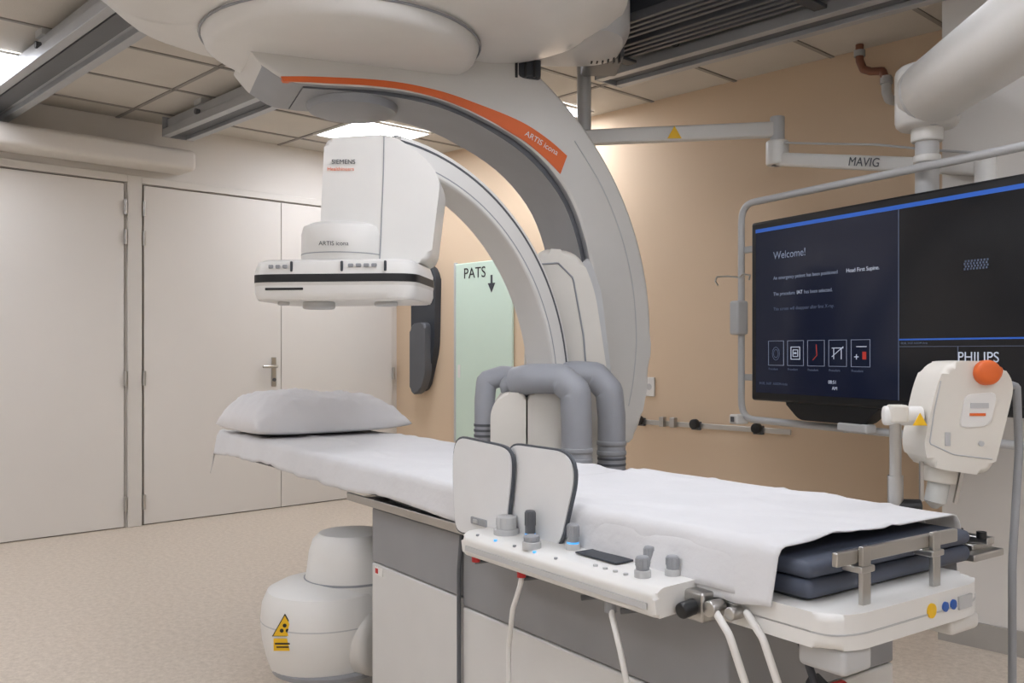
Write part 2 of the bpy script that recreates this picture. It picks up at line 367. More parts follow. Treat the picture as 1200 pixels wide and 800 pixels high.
# stand / holder
loft('stand_foot',cs,[se(0.16,4.12,z,rx,ry,4) for z,rx,ry in ((0.0,0.34,0.38),(0.05,0.34,0.38),(0.12,0.30,0.34),(0.16,0.26,0.30))],LGREY)
stp=rounded([(0.0,0.10),(0.02,1.0),(0.04,1.50),(0.08,1.63),(0.26,1.62),(0.33,1.45),(0.385,1.08),(0.38,0.1)],[0.02,0.05,0.08,0.06,0.08,0.08,0.05,0.02],6)
prism('stand_column',cs,stp,lambda x,z,w:(x+0.03,w,z),4.0,4.24,CREAM,0.03)
prism('stand_side_cover',cs,rounded([(0.31,0.98),(0.255,1.55),(0.30,1.60),(0.355,1.45),(0.40,1.08),(0.40,0.98)],0.03),lambda x,z,w:(x+0.035,w,z),4.03,4.22,LGREY,0.01)
tube('stand_seam',cs,[(0.33,3.998,1.0),(0.31,3.998,1.25),(0.265,3.998,1.5),(0.20,3.998,1.565),(0.13,3.998,1.56)],0.004,GREY)
prism('holder_left',cs,rounded([(-0.085,0.15),(-0.085,0.95),(-0.04,1.02),(0.055,1.02),(0.055,0.15)],0.03),lambda x,z,w:(x,w,z),3.62,3.98,CREAM,0.012)
prism('holder_right',cs,rounded([(0.062,0.15),(0.062,1.02),(0.20,1.02),(0.235,0.95),(0.235,0.15)],0.03),lambda x,z,w:(x,w,z),3.63,4.0,CREAM,0.012)
box('holder_top',cs,(0.08,3.85,1.04),(0.26,0.3,0.09),HOSE,0.04)
tube('hose_left',cs,[(0.02,3.80,1.075),(-0.04,3.80,1.08),(-0.105,3.80,1.06),(-0.112,3.80,0.98),(-0.112,3.80,0.8),(-0.112,3.80,0.3)],0.043,HOSE)
tube('hose_middle',cs,[(0.02,3.68,1.06),(0.08,3.62,1.075),(0.19,3.58,1.075),(0.245,3.56,1.025),(0.25,3.56,0.9),(0.25,3.56,0.7),(0.25,3.56,0.3)],0.06,HOSE)
tube('hose_right',cs,[(0.19,3.90,1.075),(0.27,3.88,1.085),(0.35,3.86,1.08),(0.405,3.84,1.015),(0.415,3.84,0.91),(0.415,3.84,0.7),(0.415,3.84,0.3)],0.058,HOSE)
for (hx,hy,hr) in ((-0.112,3.80,0.047),(0.25,3.56,0.063),(0.415,3.84,0.062)):
    for z in (0.76,0.80):
        cyl('hose_cuff',cs,(hx,hy,z-0.010),(hx,hy,z+0.010),hr,GREY,bev=0.004)
for k in range(18):
    cyl('hose_rib',cs,(-0.112,3.80,0.50+k*0.022),(-0.112,3.80,0.510+k*0.022),0.0455,DGREY)
for k in range(14):
    cyl('hose_rib',cs,(0.415,3.84,0.42+k*0.024),(0.415,3.84,0.43+k*0.024),0.060,DGREY)

# ---------------------------------------------------------------- patient table
TF=Matrix.Translation((-0.757,1.778,0))@Matrix.Rotation(R(-8),4,'Z')
def T(a,b,z=0): return tuple(TF@Vector((a,b,z)))
tb=G('patient_table',T(-1,-0.05,0),TF)
BC=-0.055; HW=0.275; A0=-3.12; ZT=0.82
bx('tabletop',tb,A0,-0.02,BC-0.25,BC+0.25,0.715,0.755,DGREY,0.012)
bx('mattress',tb,A0+0.02,-0.0,BC-HW+0.01,BC+HW-0.01,0.785,0.815,MATT,0.014)
bx('mattress_lower_pad',tb,A0+0.05,0.0,BC-HW+0.01,BC+HW-0.01,0.750,0.784,MATT,0.014)
bx('side_rail_front',tb,-1.75,-0.12,-0.365,-0.355,0.70,0.725,STEEL,0.002)
bx('side_rail_back',tb,-1.75,-0.05,0.235,0.245,0.70,0.725,STEEL,0.002)
for a in (-1.6,-1.1,-0.6,-0.2):
    bx('rail_spacer',tb,a-0.02,a+0.02,-0.357,-0.30,0.70,0.725,STEEL); bx('rail_spacer',tb,a-0.02,a+0.02,0.19,0.237,0.70,0.725,STEEL)
bx('carriage_top',tb,-1.60,-0.2,-0.30,0.19,0.66,0.72,GREY,0.01)
bx('base_grey_left',tb,-1.63,-1.10,-0.335,0.20,0.52,0.69,CABG,0.006)
bx('base_white_left',tb,-1.63,-1.10,-0.335,0.20,0.02,0.517,CABW,0.006)
bx('base_grey_right',tb,-1.094,-0.17,-0.335,0.20,0.50,0.69,CABG,0.006)
bx('base_white_right',tb,-1.094,-0.17,-0.335,0.20,0.02,0.497,CABW,0.006)
bx('base_plinth',tb,-1.60,-0.2,-0.32,0.18,0.0,0.03,DGREY)
tube('base_cable',tb,[(-1.09,-0.34,0.70),(-1.097,-0.345,0.6),(-1.097,-0.345,0.3),(-1.095,-0.345,0.01)],0.006,DGREY)
bx('base_sticker',tb,-1.60,-1.555,-0.338,-0.335,0.485,0.51,WHITE); bx('base_sticker_mark',tb,-1.598,-1.582,-0.3395,-0.337,0.49,0.505,RED)
bx('base_sticker',tb,-0.30,-0.255,-0.338,-0.335,0.47,0.49,WHITE); bx('base_sticker_mark',tb,-0.298,-0.282,-0.3395,-0.337,0.472,0.488,RED)
bx('rail_tray',tb,-1.62,-1.25,-0.33,-0.20,0.695,0.712,STEEL,0.003)
pe=rounded([(-0.36,-0.355),(0.06,-0.355),(0.085,-0.30),(0.085,0.06),(0.05,0.125),(-0.36,0.125)],0.03)
prism('foot_end_frame',tb,pe,lambda x,y,w:(x,y,w),0.685,0.745,WHITE,0.014)
prism('foot_end_groove',tb,[(p[0]*1.0+0.0015,p[1]) for p in pe],lambda x,y,w:(x,y,w),0.710,0.713,LGREY)
bx('foot_end_lower',tb,-0.02,0.075,-0.33,-0.25,0.64,0.685,LGREY,0.01)
bx('foot_end_lower',tb,0.0,0.075,0.0,0.10,0.65,0.685,WHITE2,0.012)
for b_,m_ in ((-0.09,YEL),(-0.045,BLUE),(-0.018,BLUE)):
    cyl('label_dot',tb,(0.084,b_,0.717),(0.0885,b_,0.717),0.013 if m_ is YEL else 0.009,m_)
bx('label_plate',tb,0.084,0.0885,0.0,0.045,0.704,0.728,LGREY)
bx('end_bar',tb,0.035,0.047,-0.31,0.07,0.815,0.84,STEEL,0.003)
for b_ in (-0.24,-0.02):
    bx('end_post',tb,0.047,0.057,b_-0.012,b_+0.012,0.73,0.845,STEEL,0.002)
    bx('end_clamp',tb,0.02,0.06,b_-0.02,b_+0.02,0.80,0.812,STEEL,0.003)
for k,(a,b_) in enumerate(((-0.11,-0.33),(-0.06,-0.30),(-0.02,-0.25))):
    tube('foot_cable',tb,[(a-0.06,b_-0.035,0.70),(a-0.04,b_-0.065,0.715),(a+0.0,b_-0.07,0.68),(a+0.03,b_-0.04,0.55),(a-0.0,b_-0.02,0.3),(a-0.05,b_,0.02)],0.007,WHITE if k<2 else CHAR)
for k in range(5):
    box('cable_chain',tb,(-0.08+0.02*k,-0.18,0.55-0.03*k),(0.05,0.03,0.02),CHAR,0.004,ry=30)
cyl('red_valve',tb,(0.03,-0.27,0.60),(0.03,-0.31,0.60),0.014,RED)
box('rail_clamp',tb,(-0.20,-0.375,0.71),(0.05,0.045,0.055),STEEL,0.006)
cyl('rail_clamp_knob',tb,(-0.20,-0.39,0.71),(-0.20,-0.43,0.705),0.015,BLACK,bev=0.005)
cyl('rail_clamp_cap',tb,(-0.155,-0.37,0.715),(-0.155,-0.405,0.715),0.015,STEEL,bev=0.003)
cyl('rail_clamp_cap',tb,(-0.12,-0.36,0.712),(-0.12,-0.39,0.712),0.012,STEEL,bev=0.003)

def sheet(name,a0,a1,hang,zoff,seed,endhang=0.0,amp=0.004,backhang=None,wave=0.5):
    bm=bmesh.new(); step=0.013
    backhang=hang if backhang is None else backhang
    na=int((a1-a0+endhang)/step); W=2*HW+hang+backhang; nv=int(W/step)
    rows=[]
    for i in range(na+1):
        a=a0-endhang+(a1-a0+endhang)*i/na; row=[]
        for j in range(nv+1):
            v=-HW-hang+W*j/nv
            ex=max(0,a0-a) if endhang else 0; ey=max(0,abs(v)-HW)
            hh=hang if v<0 else backhang
            wig=noise.noise(Vector((a*3.1,seed,0)))*0.35+noise.noise(Vector((a*9,seed+4,0)))*0.12
            ey2=ey*(1+wave*wig)
            f=ey/max(hh,1e-3)
            r=min(ey,0.02)
            sx=math.copysign(1,v)
            yy=min(abs(v),HW)+r*0.6+0.10*ey+f*0.016*noise.noise(Vector((a*8,seed+9,0)))+f*0.012
            xx=max(a,a0)-0.25*ex-min(ex,0.02)*0.5
            z=ZT+zoff-0.95*(ey2+ex*0.85) + min(ey+ex,0.012)*0.6
            wr=noise.noise(Vector((a*2.2,v*4,seed)))*amp+noise.noise(Vector((a*7+v*5,v*9-a*3,seed+2)))*amp*0.6
            cr=abs(noise.noise(Vector((a*1.6+v*1.1,v*2.4-a*0.7,seed+7))))
            ridge=math.exp(-(cr/0.045)**2)*amp*1.3
            cr2=abs(noise.noise(Vector((a*3.3-v*2.1,v*3.0+a*1.1,seed+17))))
            ridge+=math.exp(-(cr2/0.04)**2)*amp*0.8
            z+=wr+amp+ridge
            row.append(bm.verts.new((xx,BC+sx*yy,z)))
        rows.append(row)
    for p,q in zip(rows[:-1],rows[1:]):
        for j in range(nv): bm.faces.new((p[j],p[j+1],q[j+1],q[j]))
    ob=finish(name,bm,sg,CLOTH,ang=180)
    s=ob.modifiers.new('thick','SOLIDIFY'); s.thickness=0.0025; s.offset=1
    return ob
sg=G('bed_sheet',T(-1.5,BC,ZT),TF)
sheet('under_sheet',A0,-0.12,0.10,0.0,3.3,endhang=0.12,amp=0.0045)
sheet('over_sheet',-0.98,-0.045,0.115,0.012,8.1,amp=0.0045,backhang=0.05)

# pillow
pg=G('pillow',T(-2.8,-0.03,ZT+0.08),TF)
bm=bmesh.new(); n=60; top=[];bot=[]
for i in range(n+1):
    rt=[];rb=[]
    for j in range(n+1):
        u=-1+2*i/n; v=-1+2*j/n
        e=max(0,(1-u**4))**0.5*max(0,(1-v**4))**0.5
        px=-2.80+0.24*u*(1+0.05*v*v); py=-0.03+0.335*v*(1+0.05*u*u)
        t=0.172*e*(1-0.12*v)
        w=noise.noise(Vector((u*2.5,v*2.5,1)))*0.016+noise.noise(Vector((u*6+v*3,v*6,5)))*0.009
        cr=abs(noise.noise(Vector((u*1.5+v*0.8,v*2.2-u,11)))); w+=math.exp(-(cr/0.05)**2)*0.008
        cr=abs(noise.noise(Vector((u*2.5-v*1.8,v*2.0+u*1.4,23)))); w-=math.exp(-(cr/0.05)**2)*0.006
        z0=ZT+0.022+0.02*(abs(u)**3+abs(v)**3)*0.5
        rt.append(bm.verts.new((px,py,z0+t*0.92+w*min(1,e*3)+0.004)))
        rb.append(bm.verts.new((px,py,z0-0.01*e)) if 0<i<n and 0<j<n else rt[-1])
    top.append(rt);bot.append(rb)
for i in range(n):
    for j in range(n):
        bm.faces.new((top[i][j],top[i+1][j],top[i+1][j+1],top[i][j+1]))
        vs=(bot[i][j],bot[i][j+1],bot[i+1][j+1],bot[i+1][j])
        try: bm.faces.new(vs)
        except Exception: pass
finish('pillow_body',bm,pg,PILLOW,ang=180)

# ---------------------------------------------------------------- control panel
cp=G('table_control_panel',T(-0.55,-0.4,0.72),TF)
ppts=rounded([(-0.47,0.692),(-0.475,0.735),(-0.455,0.748),(-0.33,0.752),(-0.325,0.70)],0.008)
prism('console_body',cp,ppts,lambda y,z,w:(w,y,z),-0.88,-0.22,WHITE,0.012)
bx('console_trim',cp,-0.86,-0.24,-0.4765,-0.474,0.706,0.718,LGREY)
ZP=0.7505
def knob(a,b,r,h,ring=False,m=GREY):
    cyl('knob_base',cp,(a,b,ZP-0.006),(a,b,ZP+0.012),r*1.25,LGREY,bev=0.002)
    cyl('knob',cp,(a,b,ZP+0.010),(a,b,ZP+h),r,m,bev=0.004)
    if ring: cyl('knob_ring',cp,(a,b,ZP+0.012),(a,b,ZP+0.016),r*1.04,LED)
    for k in range(10):
        t=2*math.pi*k/10
        cyl('knob_grip',cp,(a+r*math.cos(t),b+r*math.sin(t),ZP+h*0.5),(a+r*math.cos(t),b+r*math.sin(t),ZP+h-0.005),0.0016,m,seg=6)
knob(-0.79,-0.405,0.024,0.042,m=LGREY); knob(-0.695,-0.405,0.012,0.068,True,m=DGREY); knob(-0.635,-0.445,0.017,0.026,m=GREY)
knob(-0.565,-0.385,0.013,0.055,True); knob(-0.30,-0.429,0.013,0.038); knob(-0.352,-0.36,0.012,0.040); knob(-0.272,-0.377,0.012,0.038)
box('touch_screen',cp,(-0.46,-0.38,0.7535),(0.13,0.065,0.004),CHAR,0.002)
for k in range(5):
    cyl('led_button',cp,(-0.83+k*0.075,-0.460,0.744),(-0.83+k*0.075,-0.460,0.748),0.004,LED if k in (1,3) else GREY,seg=14)
for k in range(4):
    cyl('button',cp,(-0.42+k*0.03,-0.445,0.748),(-0.42+k*0.03,-0.445,0.752),0.005,LGREY,seg=14)
for a in (-0.82,-0.62,-0.42,-0.3):
    bx('bracket',cp,a-0.015,a+0.015,-0.40,-0.355,0.68,0.70,STEEL,0.003)
    cyl('bracket_lever',cp,(a,-0.40,0.685),(a-0.05,-0.44,0.673),0.006,DGREY)
cyl('red_stop',cp,(-0.845,-0.455,0.68),(-0.845,-0.455,0.695),0.010,RED)
cyl('red_stop_2',cp,(-0.66,-0.455,0.68),(-0.66,-0.455,0.695),0.010,RED)
tube('console_cable',cp,[(-0.66,-0.45,0.695),(-0.665,-0.455,0.66),(-0.70,-0.45,0.60),(-0.745,-0.43,0.5),(-0.76,-0.42,0.3),(-0.76,-0.42,0.01)],0.006,WHITE)
tube('console_cable_2',cp,[(-0.38,-0.44,0.685),(-0.37,-0.445,0.66),(-0.34,-0.45,0.60),(-0.32,-0.44,0.5),(-0.31,-0.43,0.3),(-0.31,-0.43,0.01)],0.006,WHITE)
cyl('cable_plug',cp,(-0.38,-0.44,0.665),(-0.38,-0.44,0.70),0.012,GREY)

# shield paddles
def paddle(a0,a1,b,z0,z1,sp=False):
    g=G('side_shield_paddle',T((a0+a1)/2,b,z0),TF)
    P=[(a0+0.01,z0),(a0-0.005,z0+(z1-z0)*0.6),(a0+0.005,z1),(a1-0.02,z1-0.01),(a1,z1-0.05),(a1-0.035,z0+0.01)]
    if sp: P=[(a0,z0),(a0+0.01,z1),(a1-0.02,z1-0.0),(a1+0.01,z1-0.05),(a1-0.05,z0+0.0)]
    rr=[0.03,0.06,0.05,0.05,0.06,0.035] if not sp else [0.03,0.05,0.05,0.05,0.04]
    prism('rim',g,rounded(P,rr,7),lambda x,z,w:(x,w,z),b,b+0.008,RIMG,0.002)
    c=Vector(((a0+a1)/2,(z0+z1)/2))
    Q=[tuple(c+(Vector(p)-c)*0.962) for p in P]
    prism('panel',g,rounded(Q,rr,7),lambda x,z,w:(x,w,z),b-0.003,b+0.011,SHG,0.002)
    if not sp:
        box('latch',g,((a0+a1)/2-0.01,b-0.004,z0+0.045),(0.07,0.006,0.018),GREY,0.003)
        box('latch_button',g,((a0+a1)/2-0.02,b-0.008,z0+0.045),(0.02,0.004,0.010),LGREY,0.002)
    bx('stem',g,(a0+a1)/2-0.02,(a0+a1)/2+0.02,b,b+0.008,0.70,z0+0.03,STEEL,0.002)
paddle(-1.05,-0.775,-0.392,0.712,0.965)
paddle(-0.84,-0.57,-0.376,0.735,0.962,True)

# ---------------------------------------------------------------- contrast injector
inj=G('contrast_injector',T(-0.13,0.3,0.8),TF)
cyl('pole',inj,(-0.205,0.262,0.70),(-0.205,0.262,1.03),0.013,STEEL)
cyl('pole_sleeve',inj,(-0.205,0.262,0.82),(-0.205,0.262,0.90),0.017,STEEL)
bx('pole_clamp',inj,-0.235,-0.175,0.247,0.285,0.69,0.74,STEEL,0.004)
cyl('pole_knob',inj,(-0.205,0.262,0.83),(-0.165,0.30,0.83),0.017,BLACK,bev=0.004)
cyl('joint',inj,(-0.225,0.245,1.035),(-0.165,0.305,1.035),0.022,WHITE,bev=0.005)
box('joint_block',inj,(-0.20,0.262,1.04),(0.04,0.04,0.04),CREAM,0.006,rz=50)
IF=SF@Matrix.Translation((1.018,2.12,1.025))
ij=G2(inj,IF)
bp=rounded([(-0.045,0.132),(0.068,0.136),(0.107,0.087),(0.092,0.02),(0.055,-0.125),(-0.082,-0.105),(-0.098,-0.058),(-0.070,0.078)],[0.03,0.05,0.04,0.04,0.035,0.03,0.03,0.05],6)
prism('head_body',ij,bp,lambda x,z,w:(x,w,z),-0.06,0.06,CREAM,0.016)
tube('head_seam',ij,[(-0.06,-0.0605,0.09),(-0.075,-0.061,0.02),(-0.085,-0.061,-0.05),(-0.03,-0.061,-0.075),(0.055,-0.061,-0.085)],0.0015,LGREY)
prism('head_front_panel',ij,rounded([(-0.005,0.06),(0.065,0.065),(0.05,-0.01),(-0.02,-0.015)],0.015),lambda x,z,w:(x,w,z),-0.064,-0.05,WHITE,0.003)
box('panel_text',ij,(0.025,-0.0645,0.035),(0.04,0.002,0.012),LGREY)
box('panel_label',ij,(0.02,-0.066,0.015),(0.035,0.002,0.006),ORANGE)
box('head_button',ij,(-0.045,-0.062,-0.04),(0.012,0.004,0.03),LGREY,0.001)
cyl('head_screw',ij,(0.03,-0.064,-0.05),(0.03,-0.06,-0.05),0.006,LGREY)
cyl('orange_knob',ij,(0.040,-0.02,0.105),(0.040,-0.085,0.110),0.028,ORANGE,bev=0.012)
box('orange_knob_tab',ij,(0.06,-0.06,0.110),(0.03,0.03,0.03),ORANGE,0.01,ry=15)
cyl('syringe_socket',ij,(-0.030,-0.0,-0.105),(-0.035,0.0,-0.145),0.036,CREAM,bev=0.004)
cyl('syringe',ij,(-0.035,0.0,-0.14),(-0.045,0.0,-0.19),0.024,CLEAR)
cyl('syringe_tip',ij,(-0.045,0.0,-0.19),(-0.047,0.0,-0.205),0.024,CLEAR,r2=0.006)
box('syringe_rod',ij,(-0.085,-0.02,-0.14),(0.008,0.008,0.09),STEEL)
box('syringe_rod',ij,(0.0,-0.02,-0.15),(0.008,0.008,0.08),STEEL,ry=12)
cyl('cable_entry',ij,(0.088,-0.02,0.10),(0.105,-0.02,0.075),0.012,DGREY)
bx('bracket_plate',inj,-0.21,0.0,0.27,0.30,0.775,0.79,STEEL,0.003)
bx('bracket_arm',inj,-0.10,-0.02,0.25,0.33,0.74,0.775,STEEL,0.004)
bx('bracket_tip',inj,-0.02,0.01,0.20,0.32,0.75,0.765,STEEL,0.003)
bx('bracket_jaw',inj,-0.12,-0.08,0.247,0.275,0.70,0.775,STEEL,0.003)
for k in range(4): cyl('bracket_knob',inj,(-0.16+0.05*k,0.265,0.79),(-0.16+0.05*k,0.265,0.803),0.010,BLACK)
tri_g=G2(inj,SF)
tri('warning_triangle',tri_g,0.905,2.045,1.03,0.016,YEL)
cyl('arm_link',tri_g,(0.90,2.10,1.035),(0.98,2.12,1.035),0.018,CREAM)
tube('power_cable',tri_g,[(1.12,2.10,1.11),(1.15,2.10,1.10),(1.155,2.10,0.95),(1.14,2.10,0.7),(1.14,2.10,0.4),(1.145,2.12,0.1),(1.16,2.2,0.012)],0.009,GREY)

# ---------------------------------------------------------------- monitor
MF=Matrix.Translation((-1.607,3.475,0))@Matrix.Rotation(R(-17.0),4,'Z')
mo=G('ceiling_suspended_monitor',(-1.607,3.475,1.36),MF)
SCRN=mat('screen_navy',(8,12,26),0.18,var=0.05,emit=(12,22,48),estr=0.45)
SCRD=mat('screen_dark',(7,8,11),0.18,var=0.05,emit=(10,11,17),estr=0.5)
SB=mat('screen_blue',(30,70,140),0.3,emit=(40,90,180),estr=0.6)
ST=mat('screen_text',(180,185,195),0.3,emit=(180,190,210),estr=0.35)
SG=mat('screen_dim',(70,78,95),0.3,emit=(80,90,115),estr=0.35)
SM=mat('screen_mid',(120,128,145),0.3,emit=(120,130,150),estr=0.4)
SR=mat('screen_red',(170,50,40),0.3,emit=(170,50,40),estr=0.3)
bx('housing',mo,-0.71,0.71,-0.03,0.04,0.962,1.762,BLACK,0.012)
bx('rear_housing',mo,-0.45,0.45,0.04,0.09,1.08,1.65,CHAR,0.02)
bx('screen_left',mo,-0.675,0.108,-0.0325,-0.030,0.998,1.728,SCRN)
bx('screen_right',mo,0.111,0.675,-0.0325,-0.030,0.998,1.728,SCRD)
ys=-0.0335
bx('title_bar',mo,-0.675,0.675,ys-0.0005,ys+0.001,1.712,1.728,SB)
bx('split_line',mo,0.107,0.111,ys-0.0005,ys+0.001,0.998,1.712,SG)
bx('row_line',mo,0.111,0.675,ys-0.0005,ys+0.001,1.222,1.228,SB)
bx('col_line',mo,0.36,0.363,ys-0.0005,ys+0.001,0.998,1.20,SG)
bx('row_line_2',mo,0.111,0.675,ys-0.0005,ys+0.001,1.198,1.2,SG)
tx=lambda s,x_,z,sz,m=ST:text('screen_caption',mo,s,(x_,ys-0.001,z),(1,0,0),(0,0,1),sz,m)
tx('Welcome!',-0.56,1.585,0.046,SM); tx('An emergency patient has been positioned',-0.56,1.495,0.0215,SM); tx('Head First Supine.',-0.145,1.495,0.0225)
tx('The procedure',-0.56,1.425,0.0215,SM); tx('IAT',-0.418,1.425,0.0225); tx('has been selected.',-0.375,1.425,0.0215,SM)
tx('This screen will disappear after first X-ray.',-0.56,1.36,0.0205,SG)
tx('PHILIPS',0.36,1.145,0.05); tx('08:51',-0.24,1.05,0.02); tx('AM',-0.22,1.025,0.02); tx('04.08, 24.07  AXIOM-Artis',-0.65,1.035,0.016,SG)
tx('08.08, 24.07 AXIOM-Artis',0.12,1.208,0.011,SG)
def seg2(x0,z0,x1,z1,m=ST,r=0.0018): cyl('icon_line',mo,(x0,ys-0.0002,z0),(x1,ys-0.0002,z1),r,m,seg=6)
for k in range(5):
    cx=-0.545+k*0.118
    for (x0,x1,z0,z1) in ((cx-0.048,cx+0.048,1.226,1.228),(cx-0.048,cx+0.048,1.120,1.122),(cx-0.048,cx-0.046,1.12,1.228),(cx+0.046,cx+0.048,1.12,1.228)):
        bx('icon_frame',mo,x0,x1,ys-0.0006,ys+0.001,z0,z1,SM)
    if k==0:
        for q in (0.022,0.014): tube('icon_ring',mo,[(cx+q*math.cos(t/12*6.2832),ys-0.0002,1.172+q*1.3*math.sin(t/12*6.2832)) for t in range(13)],0.0015,SG,smoothit=False)
    elif k==1:
        for q in (0.026,0.014): 
            for a in range(4):
                c0=((-q,-q),(q,-q),(q,q),(-q,q)); seg2(cx+c0[a][0],1.174+c0[a][1],cx+c0[(a+1)%4][0],1.174+c0[(a+1)%4][1])
        seg2(cx-0.006,1.174,cx+0.006,1.174,r=0.004)
    elif k==2:
        seg2(cx-0.018,1.145,cx+0.006,1.165,SR); seg2(cx+0.006,1.165,cx+0.002,1.21,SR)
    elif k==3:
        seg2(cx-0.03,1.16,cx+0.03,1.20); seg2(cx-0.03,1.195,cx+0.03,1.195); seg2(cx-0.02,1.195,cx-0.02,1.15); seg2(cx+0.02,1.195,cx+0.02,1.15)
    else:
        seg2(cx-0.02,1.15,cx-0.02,1.17); seg2(cx-0.03,1.16,cx-0.01,1.16); seg2(cx-0.02,1.2,cx+0.03,1.2); bx('icon_mark',mo,cx+0.01,cx+0.028,ys-0.0006,ys+0.001,1.15,1.18,SR)
    tx('Procedure',cx-0.045,1.10,0.014,SG)
for k in range(8):
    for j in range(4): bx('hatch',mo,0.385+k*0.012+0.004*(j%2),0.391+k*0.012+0.004*(j%2),ys-0.0005,ys+0.001,1.462+0.009*j,1.469+0.009*j,SG)
for k in range(4): tube('ring_icon',mo,[(0.19+0.055*k+0.014*math.cos(t/10*2*math.pi),ys-0.0005,1.02+0.014*math.sin(t/10*2*math.pi)) for t in range(11)],0.0012,SG,smoothit=False)
prism('lower_grip',mo,rounded([(-0.52,0.97),(-0.42,0.89),(-0.08,0.89),(0.02,0.97)],0.03),lambda x,z,w:(x,w,z),-0.02,0.05,BLACK,0.01)
fr=rounded([(-0.87,0.865),(-0.87,1.875),(0.98,1.865),(0.98,0.865)],0.09,8)
tube('guard_frame',mo,[(p[0],0.05,p[1]) for p in fr],0.016,LGREY,cyclic=True,smoothit=False)
for z in (1.66,1.06):
    bx('frame_link',mo,-0.87,-0.40,0.055,0.085,z-0.015,z+0.015,LGREY,0.003)
bx('frame_clip',mo,-0.90,-0.84,0.0,0.07,1.26,1.42,LGREY,0.012)
bx('frame_box',mo,-0.90,-0.84,0.0,0.07,0.84,0.885,WHITE,0.008)
bx('frame_box_button',mo,-0.885,-0.86,-0.004,0.0,0.85,0.875,DGREY,0.002)
bx('lower_bracket_a',mo,-0.20,-0.05,-0.03,0.03,0.86,0.895,LGREY,0.008)
box('lower_bracket_b',mo,(-0.16,0,0.90),(0.02,0.03,0.10),LGREY,0.004,ry=30)
tube('wire_hook',mo,[(-0.87,0.04,1.53),(-0.93,0.02,1.54),(-0.99,0.0,1.54),(-1.0,0.0,1.52),(-0.98,0,1.50)],0.004,STEEL)
tube('wire_hook_2',mo,[(-0.87,0.04,1.53),(-0.80,0.0,1.54),(-0.75,0.0,1.53),(-0.76,0.0,1.51)],0.004,STEEL)
cyl('support_tube',mo,(0.10,0.13,1.36),(0.10,0.13,2.04),0.043,LGREY)
bx('support_plate',mo,-0.05,0.25,0.085,0.13,1.24,1.48,LGREY,0.01)
cyl('support_collar',mo,(0.10,0.13,1.98),(0.10,0.13,2.08),0.058,WHITE,bev=0.008)
cyl('support_collar_lower',mo,(0.10,0.13,1.90),(0.10,0.13,1.93),0.05,WHITE,bev=0.006)
cyl('knuckle',mo,(0.10,0.13,2.03),(0.10,0.13,2.27),0.115,WHITE2,bev=0.03)
mw=G2(mo,I4)
p=MF@Vector((0.10,0.13,2.15))
cyl('boom',mw,(p.x,p.y,2.16),(-0.35,2.25,2.10),0.125,WHITE2,bev=0.03)
cyl('boom_joint',mw,(-0.35,2.25,1.95),(-0.35,2.25,2.35),0.17,WHITE,bev=0.03)
cyl('boom_cap',mw,(p.x+0.045,p.y-0.05,2.157),(p.x+0.06,p.y-0.066,2.156),0.128,LGREY)
cyl('ceiling_post',mw,(-0.35,2.25,2.33),(-0.35,2.25,H),0.10,WHITE)

# ---------------------------------------------------------------- shield suspension arm
sa=G('shield_suspension_arm',S(0.4,4.6,2.6),SF)
cyl('ceiling_post',sa,(0.36,4.60,2.27),(0.36,4.60,H),0.035,LGREY)
box('arm_one',sa,(0.83,4.57,2.26),(0.98,0.055,0.075),WHITE2,0.012,ry=-2,rz=-2)
cyl('elbow',sa,(1.31,4.55,2.10),(1.31,4.55,2.34),0.035,LGREY,bev=0.006)
cyl('elbow_hub',sa,(1.31,4.55,2.10),(1.31,4.55,2.22),0.055,WHITE,bev=0.01)
def beam(nm,g,p1,p2,w,h,m,bev):
    p1=Vector(p1);p2=Vector(p2);d=p2-p1
    bm=bmesh.new(); bmesh.ops.create_cube(bm,size=1); bmesh.ops.scale(bm,vec=(d.length,w,h),verts=bm.verts)
    bmesh.ops.bevel(bm,geom=bm.edges[:],offset=bev,segments=3,profile=0.5,affect='EDGES')
    xa=d.normalized(); ya=Vector((0,0,1)).cross(xa).normalized(); za=xa.cross(ya)
    M=Matrix(((xa.x,ya.x,za.x,(p1.x+p2.x)/2),(xa.y,ya.y,za.y,(p1.y+p2.y)/2),(xa.z,ya.z,za.z,(p1.z+p2.z)/2),(0,0,0,1)))
    bmesh.ops.transform(bm,matrix=M,verts=bm.verts); return finish(nm,bm,g,m,wn=True)
beam('spring_arm',sa,(1.31,4.55,2.13),(1.86,3.66,1.91),0.05,0.065,WHITE,0.015)
cyl('spring_end',sa,(1.87,3.64,1.80),(1.87,3.64,1.945),0.04,WHITE,bev=0.006)
tri('warning_triangle',sa,0.80,4.538,2.26,0.035,YEL)
def lerp(t): return (1.31+0.55*t,4.55-0.89*t,2.13-0.22*t)
q=lerp(0.42); nrm=Vector((-0.89,-0.55,0)).normalized()
text('maker_text',sa,'MAVIG',(q[0]+nrm.x*0.03,q[1]+nrm.y*0.03,q[2]-0.017),(0.55,-0.89,-0.22),(0,0,1),0.055,DGREY)
tube('arm_cable',sa,[(1.33,4.5,2.2),(1.45,4.3,2.15),(1.6,4.05,2.09),(1.75,3.8,2.01),(1.86,3.62,1.96)],0.005,LGREY)

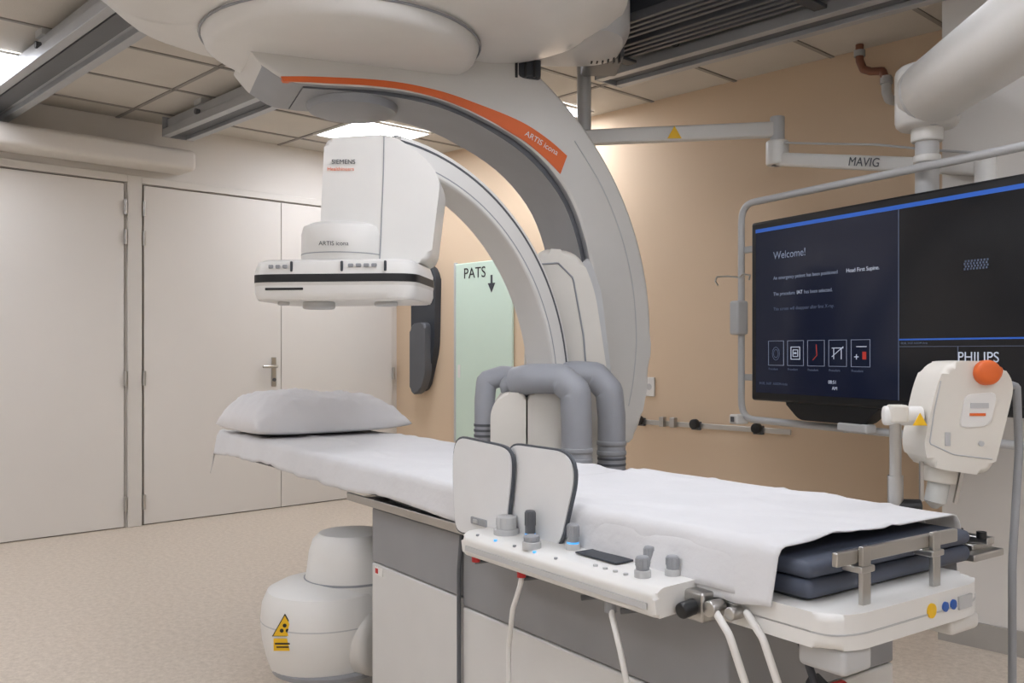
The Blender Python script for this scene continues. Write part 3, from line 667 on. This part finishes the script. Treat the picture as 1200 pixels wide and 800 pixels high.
# ---------------------------------------------------------------- things on the beige wall
YW=YB-0.001
pb=G('patient_instruction_board',(-5.2,YB-0.02,1.15))
bx('board',pb,-5.50,-4.86,YW-0.025,YW,0.49,1.86,MINT,0.01)
bx('board_edge',pb,-5.515,-5.495,YW-0.03,YW,0.48,1.87,LGREY,0.004)
text('heading',pb,'PATS',(-5.40,YW-0.027,1.74),(1,0,0),(0,0,1),0.115,BLACK)
bx('arrow_stem',pb,-5.09,-5.07,YW-0.027,YW-0.024,1.68,1.75,CHAR)
prism('arrow',pb,[(-5.12,1.69),(-5.04,1.69),(-5.08,1.62)],lambda x,z,w:(x,w,z),YW-0.028,YW-0.024,CHAR)
bx('board_sticker',pb,-5.47,-5.44,YW-0.027,YW-0.024,0.98,1.08,WHITE)
hb=G('hanging_arm_support',(-5.85,YB-0.02,1.4))
prism('backing',hb,rounded([(-6.02,0.86),(-6.02,1.72),(-5.95,1.86),(-5.80,1.88),(-5.70,1.80),(-5.72,1.2),(-5.84,0.86)],0.07),lambda x,z,w:(x,w,z),YW-0.06,YW,CHAR,0.01)
prism('pad',hb,rounded([(-5.96,0.84),(-5.96,1.40),(-5.76,1.42),(-5.76,1.0),(-5.84,0.84)],0.06),lambda x,z,w:(x,w,z),YW-0.12,YW-0.05,DGREY,0.02)
cyl('clip',hb,(-5.85,YW-0.12,1.80),(-5.85,YW-0.05,1.80),0.04,DGREY)
er=G('equipment_rail',(-3.2,YB-0.02,0.74))
bx('bar',er,-3.72,-2.62,YB-0.045,YB-0.035,0.725,0.755,STEEL,0.002)
for x_ in (-3.68,-3.30,-2.9,-2.66): cyl('standoff',er,(x_,YW,0.74),(x_,YB-0.04,0.74),0.012,STEEL)
for x_ in (-3.66,-3.24,-2.82):
    cyl('clamp_knob',er,(x_,YB-0.045,0.75),(x_,YB-0.08,0.75),0.03,BLACK,bev=0.006); bx('clamp',er,x_-0.03,x_+0.03,YB-0.055,YB-0.03,0.715,0.765,DGREY,0.004)
for x_ in (-3.5,-3.42): bx('hook',er,x_,x_+0.035,YB-0.07,YB-0.035,0.72,0.78,STEEL,0.004)
so=G('wall_socket',(-3.62,YB-0.01,0.95)); bx('plate',so,-3.66,-3.58,YB-0.012,YW,0.90,1.02,WHITE,0.004); cyl('outlet',so,(-3.62,YB-0.013,0.96),(-3.62,YB-0.006,0.96),0.02,LGREY)
pp=G('wall_pipe',(-2.1,YB-0.05,2.5))
tube('copper',pp,[(-2.21,YB-0.08,2.75),(-2.21,YB-0.08,2.67),(-2.19,YB-0.08,2.62),(-2.15,YB-0.08,2.60),(-2.09,YB-0.08,2.59),(-2.07,YB-0.08,2.53)],0.020,COPPER)
tube('grey_pipe',pp,[(-2.07,YB-0.08,2.56),(-2.07,YB-0.08,2.48),(-2.07,YB-0.05,2.45),(-2.07,YB-0.0,2.45)],0.024,LGREY)
cyl('collar',pp,(-2.21,YB-0.08,2.69),(-2.21,YB-0.08,2.72),0.028,ALU); cyl('collar',pp,(-2.07,YB-0.08,2.52),(-2.07,YB-0.08,2.55),0.030,ALU)

# ---------------------------------------------------------------- world + camera
w=bpy.data.worlds.new('World'); sc.world=w; w.use_nodes=True
w.node_tree.nodes['Background'].inputs[0].default_value=(0.9,0.9,0.92,1); w.node_tree.nodes['Background'].inputs[1].default_value=0.3
cam=bpy.data.cameras.new('camera'); cam.lens=32.4; cam.sensor_width=36; cam.shift_y=0.01; cam.clip_start=0.05
co=bpy.data.objects.new('camera',cam); sc.collection.objects.link(co)
co.location=(0,0,1.18); co.rotation_euler=(R(90),0,R(YAW)); sc.camera=co
